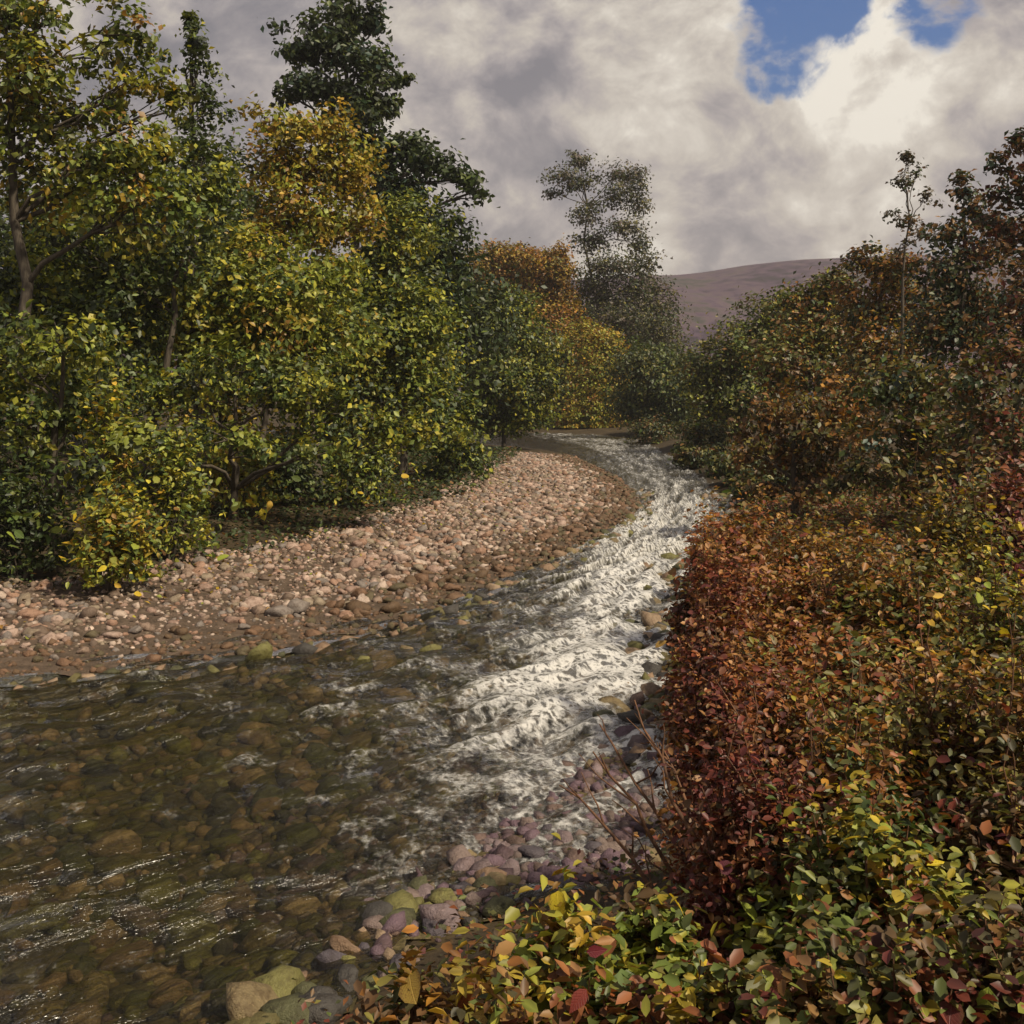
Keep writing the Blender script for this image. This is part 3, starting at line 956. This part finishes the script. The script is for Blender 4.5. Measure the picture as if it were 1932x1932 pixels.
def shrub(label, px, D, top, half, pal, objcols, leaf=.09, n_leaf=1500, n_obj=40, group=None, name='shrub', stems=6, bark=None, shape=None,
          low=.05, droop=.35, want=None, leafpx=None, shoot=1.4):
    """a shrub rooted at (px, D), its top at picture row `top`, `half` px half-width, turned into metres at D"""
    if want:                                   # walk out along the line of sight until the shrub is `want` metres tall
        lo, hi = 1.6, 60.0
        for _ in range(18):
            D = .5 * (lo + hi); k = D / (F * 1932)
            if H + (HV * 1932 - top) * k - gz((px - 966) * k, D) > want: lo = D
            else: hi = D
    k = D / (F * 1932)
    if leafpx: leaf = leafpx * k
    X0 = (px - 966) * k
    z0 = gz(X0, D)
    hgt = max(.35, H + (HV * 1932 - top) * k - z0)
    rad = half * k
    root = link(name, None, None, label=label, category='shrub')
    if group: root['group'] = group
    root.location = (X0, D, z0)
    bark = bark or M_BARKR
    tips = []; shoots = []
    for s in range(stems):
        a = 2 * math.pi * (s + rng.random() * .7) / stems
        rr = rad * rng.uniform(.35, .85)
        e = np.array([math.cos(a) * rr, math.sin(a) * rr * .9, hgt * rng.uniform(.62, .97)])
        p = bent((math.cos(a) * .05, math.sin(a) * .05, -.06), e, 7, .03, .10)
        tb = [tube(p, np.linspace(.011 + .008 * hgt, .004, 7), 5)]
        for q in range(5):
            i0 = rng.integers(2, 6)
            e2 = p[i0] + np.array([rng.normal(0, rad * .35), rng.normal(0, rad * .35), rng.uniform(.05, .35) * hgt])
            e2[2] = min(e2[2], hgt * 1.02)
            p2 = bent(p[i0], e2, 4, .04, .06)
            tb.append(tube(p2, np.linspace(.008, .003, 4), 4))
            tips += [p2[2], p2[3]]
        tips += [p[3], p[4], p[5], p[6]]
        if s < stems - 1: link('stem', join_tubes('stem', tb, bark), root)
    for s in range(stems + 2):                   # leafy shoots that stand clear of the rest
        a = rng.uniform(0, 2 * math.pi); rr = rad * rng.uniform(.1, .8)
        b0 = np.array([math.cos(a) * rr * .6, math.sin(a) * rr * .6, hgt * .45])
        e = np.array([math.cos(a) * rr, math.sin(a) * rr, hgt * rng.uniform(.95, shoot)])
        p = bent(b0, e, 6, .03)
        tb.append(tube(p, np.linspace(.008, .002, 6), 4))
        for q in np.linspace(0, 1, 10): shoots.append(b0 + (e - b0) * q)
    if stems: link('stem', join_tubes('stem', tb, bark), root)
    tips = np.array(tips)
    # leaves gather along the twigs and fill the outer shell of the shrub
    cols, wts = palette(pal)
    n1 = int(n_leaf * .5)
    a = tips[rng.integers(0, len(tips), n1)] + rng.normal(0, 1, (n1, 3)) * np.array([rad * .16, rad * .16, hgt * .10])
    dd = rand_dirs(n_leaf - n1); dd[:, 2] = np.abs(dd[:, 2])
    r = rng.random(len(dd)) ** .35
    b = dd * r[:, None] * np.array([rad, rad * .9, hgt * .96])
    b += .12 * rad * np.c_[nz1(b[:, 0] * 6 / max(rad, .1) + px, b[:, 2] * 5), nz2(b[:, 1] * 6, b[:, 0] * 6 + px), nz3(b[:, 0] * 5, b[:, 1] * 5 + px)] * 4
    shoots = np.array(shoots)
    sh = shoots[rng.integers(0, len(shoots), n_leaf // 7)]
    sh = sh + rng.normal(0, leaf * .7, sh.shape)
    # hollows: leave out leaves where a coarse noise is low, so that shade shows between the shoots
    hol = nz1(b[:, 0] * 2.6 / max(rad, .1) + px * .37, b[:, 2] * 2.6 / hgt + b[:, 1] * 2.0 / max(rad, .1), 2)
    b = b[hol > -.10]
    c = np.vstack([a, b, sh])
    c[:, 2] = np.maximum(c[:, 2], low)
    o = c - np.array([0, 0, hgt * .35]); o /= np.linalg.norm(o, axis=1)[:, None] + 1e-6
    # patches of one colour, as shoots turn one by one
    cell = (np.floor(c[:, 0] / .3) * 7 + np.floor(c[:, 1] / .3) * 13 + np.floor(c[:, 2] / .25) * 5).astype(int) % 97
    lead = rng.choice(len(cols), 97, p=wts)
    ci = np.where(rng.random(len(c)) < .5, lead[cell], rng.choice(len(cols), len(c), p=wts))
    co = cols[ci] * rng.uniform(.65, 1.3, (len(c), 1))
    sz = leaf * rng.uniform(.55, 1.2, len(c))
    link('foliage', leaf_mesh('foliage', c, sz, co, o, True, droop), root, kind='stuff')
    # the largest leaves, one by one, on the side and top that show
    dd = rand_dirs(n_obj * 6)
    dd = dd[(dd[:, 1] < .35) & (dd[:, 2] > -.05)][:n_obj]
    m = len(dd)
    p = dd * rng.uniform(.82, 1.06, (m, 1)) * np.array([rad, rad * .9, hgt])
    # gather them into sprays
    ns = max(3, m // 6)
    anch = p[:ns]
    g = anch[rng.integers(0, ns, m)]
    p = np.where(rng.random((m, 1)) < .7, g + rng.normal(0, leaf * 1.3, (m, 3)), p)
    p[:, 2] = np.maximum(p[:, 2], .08)
    tt, bb, nn = leaf_frames(m, dd, droop)
    names = list(objcols.keys()); w = np.array(list(objcols.values()), float); w /= w.sum()
    sprcol = rng.choice(len(names), ns, p=w)
    for q in range(m):
        col = names[rng.choice(len(names), p=w)]
        shp = shape if shape is not None else int(rng.choice(4, p=[.4, .32, .25, .03]))
        ob = link('leaf', leaf_data(shp, col), root)
        s = leaf * rng.uniform(1.0, 2.1)
        ob.matrix_basis = Matrix(((tt[q, 0] * s, bb[q, 0] * s, nn[q, 0] * s, p[q, 0]),
                                  (tt[q, 1] * s, bb[q, 1] * s, nn[q, 1] * s, p[q, 1]),
                                  (tt[q, 2] * s, bb[q, 2] * s, nn[q, 2] * s, p[q, 2]), (0, 0, 0, 1)))
    STATS.append((name, n_leaf))
    return root


RO, LX, DR = 'redorange', 'leafmix', 'darkred'
GS1, GS2, GS3, GS4 = 'red-orange shrubs along the right bank', 'yellow-leaved shrubs of the right thicket', 'leafy shrubs in the foreground', 'bushes under the left trees'
warm = {'rust': 4, 'red': 2, 'ochre': 2, 'pink': 1.5}
yel = {'yellow': 4, 'lime': 3, 'olive': 2, 'ochre': 1}
fore = {'lime': 4, 'yellow': 2.5, 'olive': 3, 'rust': 1.5, 'green': 1.5, 'wine': 1}
SH = [
    # red-orange band along the outer bank
    ('rusty shrub at the far end of the right bank, beside the bright bend', 1400, 21.5, 985, 75, {OR: 3, RO: 3, OL: 1}, warm, .085, 2200, 30, GS1),
    ('orange-brown shrub under the bare trunks of the russet tree', 1530, 20, 1015, 85, {OR: 3, BR: 2, OL: 1}, warm, .085, 2200, 30, GS1),
    ('small red shrub overhanging the white water', 1370, 17.5, 1075, 75, {RO: 5, DR: 2}, warm, .08, 2200, 36, GS1),
    ('broad orange shrub above the overhanging red shrub', 1490, 16.5, 1075, 100, {OR: 3, RO: 3, YG: .6}, warm, .085, 2600, 40, GS1),
    ('russet shrub flecked with yellow in front of the bronze tree', 1640, 17, 1030, 100, {OR: 2.5, BR: 2, GO: 1.5, OL: 1}, {'rust': 2, 'yellow': 2, 'ochre': 3}, .09, 2600, 40, GS1),
    ('deep red shrub leaning over the narrow white water', 1355, 14.6, 1150, 75, {RO: 4, DR: 2.5, BR: 1}, warm, .075, 2400, 40, GS1),
    ('coppery shrub with pinkish leaves in the middle of the red bank', 1450, 13.6, 1180, 100, {RO: 3.5, OR: 2.5, DR: 1}, warm, .08, 2800, 44, GS1),
    ('crimson-tinged shrub where the stream widens', 1365, 12.4, 1265, 80, {DR: 3, RO: 4, BR: 1}, warm, .072, 2600, 44, GS1),
    ('orange shrub spotted with green leaves beside the crimson-tinged one', 1480, 11.6, 1290, 110, {RO: 3, OR: 2, OL: 1.6, YG: .6}, {'rust': 3, 'olive': 2, 'ochre': 2, 'red': 1}, .075, 2800, 44, GS1),
    ('tangled dark red shrub with bare orange twigs over the shallows', 1420, 9.6, 1430, 120, {DR: 3.5, RO: 2.5, BR: 2}, {'red': 3, 'wine': 3, 'rust': 3}, .062, 2600, 44, GS1),
    ('low wine-red shrub at the foot of the tangled red one', 1440, 8.4, 1580, 140, {DR: 4, BR: 2.5, 'redorange': 1}, {'wine': 4, 'red': 2, 'rust': 2}, .055, 2600, 44, GS1),
    # yellow-leaved thicket
    ('yellow-flecked shrub against the dark russet tree', 1790, 16.5, 940, 95, {OL: 3, GO: 2, BR: 1.5}, yel, .095, 2600, 44, GS2),
    ('dark red shrub at the edge of the yellow-leaved thicket', 1900, 15, 920, 90, {DR: 4, BR: 2}, {'red': 3, 'wine': 2, 'rust': 1, 'yellow': 1}, .09, 2400, 36, GS2),
    ('olive shrub with orange patches in the middle of the thicket', 1700, 13.2, 1090, 115, {OL: 3, OR: 2, RO: 1.5, YG: 1}, {'ochre': 3, 'yellow': 2, 'olive': 3, 'rust': 1}, .085, 2800, 48, GS2),
    ('tall yellow-leaved shrub at the outer edge of the thicket', 1900, 11.6, 1090, 110, {GO: 2, OL: 2.6, YG: 2, BR: 1}, yel, .09, 2800, 56, GS2),
    ('orange and green shrub between coppery and tall yellow-leaved shrubs', 1610, 11.2, 1220, 115, {OR: 2.5, OL: 2.5, RO: 2, YG: 1}, {'rust': 3, 'olive': 2, 'ochre': 2, 'lime': 1}, .078, 2800, 48, GS2),
    ('yellow-spotted shrub below the olive one with orange patches', 1770, 10.2, 1250, 120, {OL: 3, GO: 2, BR: 2, RO: 1}, yel, .078, 2800, 56, GS2),
    ('russet shrub with scattered large yellow leaves at the thicket edge', 1920, 9.0, 1300, 120, {BR: 2.5, OR: 2, OL: 2, GO: 1}, {'yellow': 3, 'rust': 2, 'wine': 1.5, 'pink': 1}, .075, 2800, 56, GS2),
    ('shrub of mixed rust and green leaves in front of the orange bank', 1600, 9.3, 1370, 115, {OL: 2.5, OR: 2, RO: 2, G: 1}, {'rust': 2, 'olive': 3, 'yellow': 1.5, 'green': 1}, .066, 2800, 52, GS2),
    ('bushy green-gold shrub above the foreground leaves', 1770, 7.9, 1430, 130, {LX: 3, OL: 2, BR: 1}, {'lime': 3, 'yellow': 2, 'olive': 3, 'rust': 1}, .062, 2800, 60, GS2),
    ('dark shrub with few bright leaves at the right end of the foreground', 1920, 6.9, 1520, 130, {BR: 2.5, DR: 1.5, OL: 2}, {'olive': 3, 'yellow': 1.2, 'wine': 2, 'rust': 2}, .056, 2800, 60, GS2),
    # foreground
    ('lime and yellow shrub beside the wine-red shrub', 1630, 7.2, 1540, 125, {LX: 3, G: 2, OL: 1.5}, fore, .060, 2800, 70, GS3),
    ('bright yellow-green shrub in the heart of the foreground', 1740, 6.0, 1640, 135, {LX: 3, OL: 2, YG: 1}, fore, .052, 2800, 76, GS3),
    ('russet and lime shrub below the dark one with few bright leaves', 1900, 5.3, 1740, 140, {LX: 2, BR: 2.4, DR: 1.2}, {'rust': 3, 'lime': 2, 'wine': 2, 'olive': 2}, .046, 2800, 76, GS3),
    ('broad lime-leaved shrub at the edge of the mauve shallows', 1490, 6.3, 1690, 120, {LX: 3, OL: 2, YG: 1.5}, {'lime': 5, 'olive': 3, 'ochre': 1, 'rust': 1}, .056, 2600, 70, GS3),
    ('upright yellow and green shrub standing at the water on the mauve shallows', 1250, 6.5, 1715, 95, {LX: 3, YG: 2, BR: 1}, {'lime': 4, 'yellow': 3, 'olive': 2, 'ochre': 1.5}, .056, 2200, 60, GS3),
    ('upright gold and green shrub at the water beside another like it', 1060, 6.5, 1730, 90, {LX: 3, GO: 1.6, YG: 1.5}, {'lime': 3, 'yellow': 3, 'olive': 2, 'ochre': 2}, .056, 2200, 60, GS3),
    ('orange and gold shrub at the corner of the stream', 900, 6.2, 1790, 85, {OR: 2.4, GO: 2, OL: 2}, {'ochre': 3, 'rust': 3, 'yellow': 1, 'pink': 1}, .050, 2000, 50, GS3),
    ('low ochre shrub trailing into the dark shallows', 760, 5.9, 1850, 80, {OL: 2, OR: 2, GO: 1.5, BR: 1.5}, {'ochre': 4, 'olive': 2, 'pink': 1.5}, .046, 1800, 46, GS3),
    ('green and rust shrub in front of the two upright ones', 1150, 5.4, 1840, 120, {LX: 3, RO: 1.6, G: 1}, {'lime': 3, 'rust': 3, 'olive': 2, 'red': 1.5, 'green': 1}, .046, 2600, 70, GS3),
    ('red and lime shrub between the broad lime-leaved shrub and the water corner', 1360, 5.2, 1820, 120, {LX: 2.4, DR: 1.6, OL: 2}, {'lime': 3, 'olive': 3, 'red': 1.6, 'yellow': 1}, .046, 2600, 70, GS3),
    ('olive shrub dotted with gold below the broad lime-leaved shrub', 1570, 4.9, 1810, 130, {LX: 2.6, OL: 2.4, BR: 1.4}, fore, .043, 2600, 76, GS3),
    ('wine and olive shrub under the bright yellow-green one', 1760, 4.5, 1850, 140, {LX: 2, OL: 2, DR: 1.5, BR: 1}, {'olive': 3, 'wine': 2.4, 'lime': 2, 'rust': 1.5}, .040, 2600, 76, GS3),
    ('russet-gold shrub in front of the orange and gold one', 960, 4.9, 1890, 100, {OR: 2, LX: 2, BR: 1.6}, {'rust': 3, 'ochre': 3, 'olive': 2}, .042, 2000, 56, GS3),
]
for lb, px, D, top, half, pa, oc, lf, nl, no, gr in SH:
    if gr == GS3:
        no = int(no * 1.35)
        if px < 1450: top += 45
    elif gr == GS2: no = int(no * 1.2)
    want = rng.uniform(.82, 1.2) * float(np.interp(top, [980, 1200, 1500, 1900], [1.5, 1.25, 1.0, .85]))
    shrub(lb, px, D, top, half * (1.2 if gr == GS1 else 1.12), pa, oc, lf, int(nl * (2.0 if gr == GS1 else 1.35)), no, gr, shoot=1.1 if gr == GS3 else 1.4, want=want, leafpx=float(np.interp(top, [950, 1300, 1900], [14, 19, 37])) * (.8 if gr == GS1 else 1.0))

for lb, px, top, half, want in [('little rust seedling bush on the water edge below the rusty far shrub', 1335, 1040, 45, .7),
                                ('little crimson bush dipping into the white water', 1300, 1135, 42, .6),
                                ('little copper bush on wet stones beside the white water', 1292, 1235, 40, .45),
                                ('little dark red bush between wet stones and the crimson-tinged shrub', 1300, 1330, 48, .5),
                                ('little orange bush trailing over the mauve stones', 1310, 1440, 55, .55)]:
    shrub(lb, px, 12, top, half, {RO: 4, DR: 2, OR: 1.5, OL: .8}, warm, .06, 1100, 26, 'little bushes along the water edge', name='bush', want=want,
          leafpx=13, stems=5, shoot=1.6)
for o in [q for q in bpy.data.objects if q.parent is None and str(q.get('label', '')).startswith('tangled dark red')]:
    for e in [(-.62, .9, 1.15), (-.45, .75, 1.32), (-.85, .55, .95), (-.3, .9, 1.05), (-.7, .3, 1.2)]:   # bare shoots arching out over the water
        pth = bent((-.05, .05, 0), e, 8, .02, .12)
        tb = [tube(pth, np.linspace(.017, .004, 8), 6)]
        for q in (3, 4, 5, 6):
            tb.append(tube(bent(pth[q], pth[q] + np.array([rng.normal(-.1, .1), rng.normal(.05, .1), rng.uniform(.1, .25)]), 4, .04), np.linspace(.006, .002, 4), 4))
        link('stem', join_tubes('stem', tb, M_BARKR), o)

# bushes in the skirts of the left wood, bright where they reach out of the shade
BU = [
    ('bright yellow-green bush reaching out over the left gravel', 215, 17.8, 950, 95, {YG: 4, GO: 1.5, G: 1}, {'lime': 4, 'yellow': 2.5, 'olive': 1}, .12, 2000, 60),
    ('yellow-leaved sapling beside the shaded left trunks', 205, 20.5, 735, 55, {GO: 2, YG: 4}, {'yellow': 3, 'lime': 3}, .13, 1500, 40),
    ('lime bush beneath the low dark tree', 320, 21, 815, 85, {YG: 4, G: 2}, {'lime': 5, 'yellow': 1, 'green': 1}, .13, 1800, 50),
    ('yellow bush in the gap behind the low dark tree', 440, 27, 830, 110, {YG: 3, GO: 2, G: 1}, {'lime': 3, 'yellow': 3}, .15, 1800, 36),
    ('green bush with yellow edges at the top of the gravel', 690, 30, 820, 90, {YG: 3, G: 3, DK: 1}, {'lime': 3, 'yellow': 1.5, 'green': 2}, .15, 2200, 36),
    ('dark leafy bush at the far corner of the gravel bar', 860, 40, 820, 70, {G: 3, YG: 1.4, DK: 2}, {'olive': 2, 'green': 2, 'lime': 1}, .18, 1800, 20),
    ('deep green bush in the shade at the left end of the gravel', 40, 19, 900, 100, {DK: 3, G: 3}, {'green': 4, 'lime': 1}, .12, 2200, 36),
    ('sunlit yellow bush seen between the thin trunks, deep in the wood', 400, 46, 715, 170, {YG: 3, GO: 3}, {'yellow': 3, 'lime': 3}, .24, 2600, 14),
    ('sunlit lime bush deep in the wood behind the yellow-edged one', 620, 50, 730, 150, {YG: 4, G: 2}, {'lime': 3, 'green': 2}, .24, 2400, 10),
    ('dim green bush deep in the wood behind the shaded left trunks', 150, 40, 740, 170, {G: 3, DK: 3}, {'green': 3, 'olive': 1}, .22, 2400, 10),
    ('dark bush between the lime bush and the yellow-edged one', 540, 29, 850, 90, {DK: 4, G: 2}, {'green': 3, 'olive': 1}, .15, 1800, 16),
]
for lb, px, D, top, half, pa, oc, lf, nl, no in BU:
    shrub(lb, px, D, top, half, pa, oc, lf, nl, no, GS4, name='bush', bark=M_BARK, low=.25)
for o in bpy.data.objects:
    if o.name.startswith('bush') and o.parent is None: o['category'] = 'bush'

# dark brush along the far right bank
for lb, px, D, top, half in [('shadowy brush under the olive tree on the far right bank', 1330, 55, 800, 55),
                             ('shadowy brush at the foot of the dark far-bank bush', 1230, 74, 795, 50),
                             ('shadowy brush between the river and the russet tree', 1440, 33, 900, 60),
                             ('shadowy brush overhanging the outer side of the bend', 1395, 40, 868, 70),
                             ('shadowy brush on the low bank upstream of the bend', 1320, 50, 845, 60)]:
    shrub(lb, px, D, top, half, {DK: 3, OL: 2, BR: 1}, {'olive': 2, 'green': 2}, .2, 2000, 12, 'brush along the far right bank', name='bush', bark=M_BARK)


for lb, px, D, top, half in [('russet bush filling the slope behind the bare-trunked tree', 1610, 36, 740, 130),
                             ('bronze bush low on the slope behind the bronze and green tree', 1770, 31, 740, 130),
                             ('dark russet bush on the slope behind the mixed russet tree', 1910, 27, 760, 130)]:
    shrub(lb, px, D, top, half, {BR: 3, OL: 2, OR: 1.4, DK: 1}, {'rust': 2, 'olive': 2}, .18, 2600, 12, 'bushes on the right slope', name='bush', bark=M_BARK)
for o in bpy.data.objects:
    if o.name.startswith('bush') and o.parent is None: o['category'] = 'bush'


# ------------------------------------------------------------------ ground cover: fallen leaves and low herbs on the banks
def ground_cover():
    P = np.c_[rng.uniform(-3, 16, 120000), rng.uniform(2.5, 34, 120000)]
    z, d, l = terrain(P)
    k = (~l) & (d > .0) & (np.abs(P[:, 0]) < P[:, 1] * .5 / F + 1.5)
    P, z, d = P[k][:42000], z[k][:42000], d[k][:42000]
    cols, w = palette({OL: 2, BR: 2.4, RO: 1.6, DR: 1.4, G: 1})
    n = len(P)
    patch = nz2(P[:, 0] * .9, P[:, 1] * .9)
    ci = rng.choice(len(cols), n, p=w)
    hh = rng.random(n) ** 2 * .28
    c = np.c_[P, z + .01 + hh]
    me = leaf_mesh('ground_cover', c, np.interp(P[:, 1], [3, 10, 30], [.045, .065, .12]) * rng.uniform(.6, 1.2, n), cols[ci] * rng.uniform(.6, 1.25, (n, 1)), np.tile([0, 0, 1.], (n, 1)), False)
    link('ground_cover', me, kind='stuff', label='low herbs and fallen leaves carpeting the right bank', category='undergrowth')
    P = np.c_[rng.uniform(-30, 4, 120000), rng.uniform(8, 62, 120000)]
    z, d, l = terrain(P)
    k = l & (d > BARW(P[:, 1]) - .6) & (d < 16) & (np.abs(P[:, 0]) < P[:, 1] * .5 / F + 1.5)
    P, z, d = P[k][:26000], z[k][:26000], d[k][:26000]
    n = len(P)
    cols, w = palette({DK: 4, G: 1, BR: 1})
    ci = rng.choice(len(cols), n, p=w)
    c = np.c_[P, z + .01 + rng.random(n) ** 2 * .3]
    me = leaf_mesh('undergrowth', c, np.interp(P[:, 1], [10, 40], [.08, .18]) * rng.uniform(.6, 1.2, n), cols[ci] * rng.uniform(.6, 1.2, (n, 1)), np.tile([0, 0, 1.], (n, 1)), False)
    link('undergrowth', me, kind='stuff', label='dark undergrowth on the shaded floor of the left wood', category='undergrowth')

    P = np.c_[rng.uniform(-20, 6, 30000), rng.uniform(8, 50, 30000)]
    z, d, l = terrain(P)
    k = l & (d > .2) & (d < BARW(P[:, 1])) & (rng.random(len(P)) < sm(d, 1, 6))
    P, z = P[k][:1500], z[k][:1500]
    n = len(P)
    cols, w = palette({YG: 2, GO: 2, BR: 3})
    c = np.c_[P, z + rng.uniform(.04, .10, n)]
    me = leaf_mesh('fallen_leaves', c, rng.uniform(.05, .11, n), cols[rng.choice(len(cols), n, p=w)], np.tile([0, 0, 1.], (n, 1)), False)
    link('fallen_leaves', me, kind='stuff', label='fallen yellow and brown leaves scattered over the gravel bar', category='leaves')


ground_cover()
print('LEAVES', sum(s for _, s in STATS), 'TRIS', sum(len(m.polygons) for m in bpy.data.meshes))


# ------------------------------------------------------------------ moist valley air
def haze(density):
    import bmesh
    bm = bmesh.new(); bmesh.ops.create_cube(bm, size=1)
    for v in bm.verts:
        v.co = ((v.co.x) * 7000, 1500 + v.co.y * 5200, 75 + v.co.z * 220)
    me = bpy.data.meshes.new('haze'); bm.to_mesh(me); bm.free()
    m, n = mat_new('haze')
    out = n.new('ShaderNodeOutputMaterial')
    vol = n.new('ShaderNodeVolumePrincipled', ins={'Color': (.86, .84, .88), 'Density': density, 'Anisotropy': .2})
    n.t.links.new(vol.outputs[0], out.inputs['Volume'])
    me.materials.append(m)
    link('haze', me, kind='stuff', label='thin moist air of the valley', category='haze')


haze(.0004)
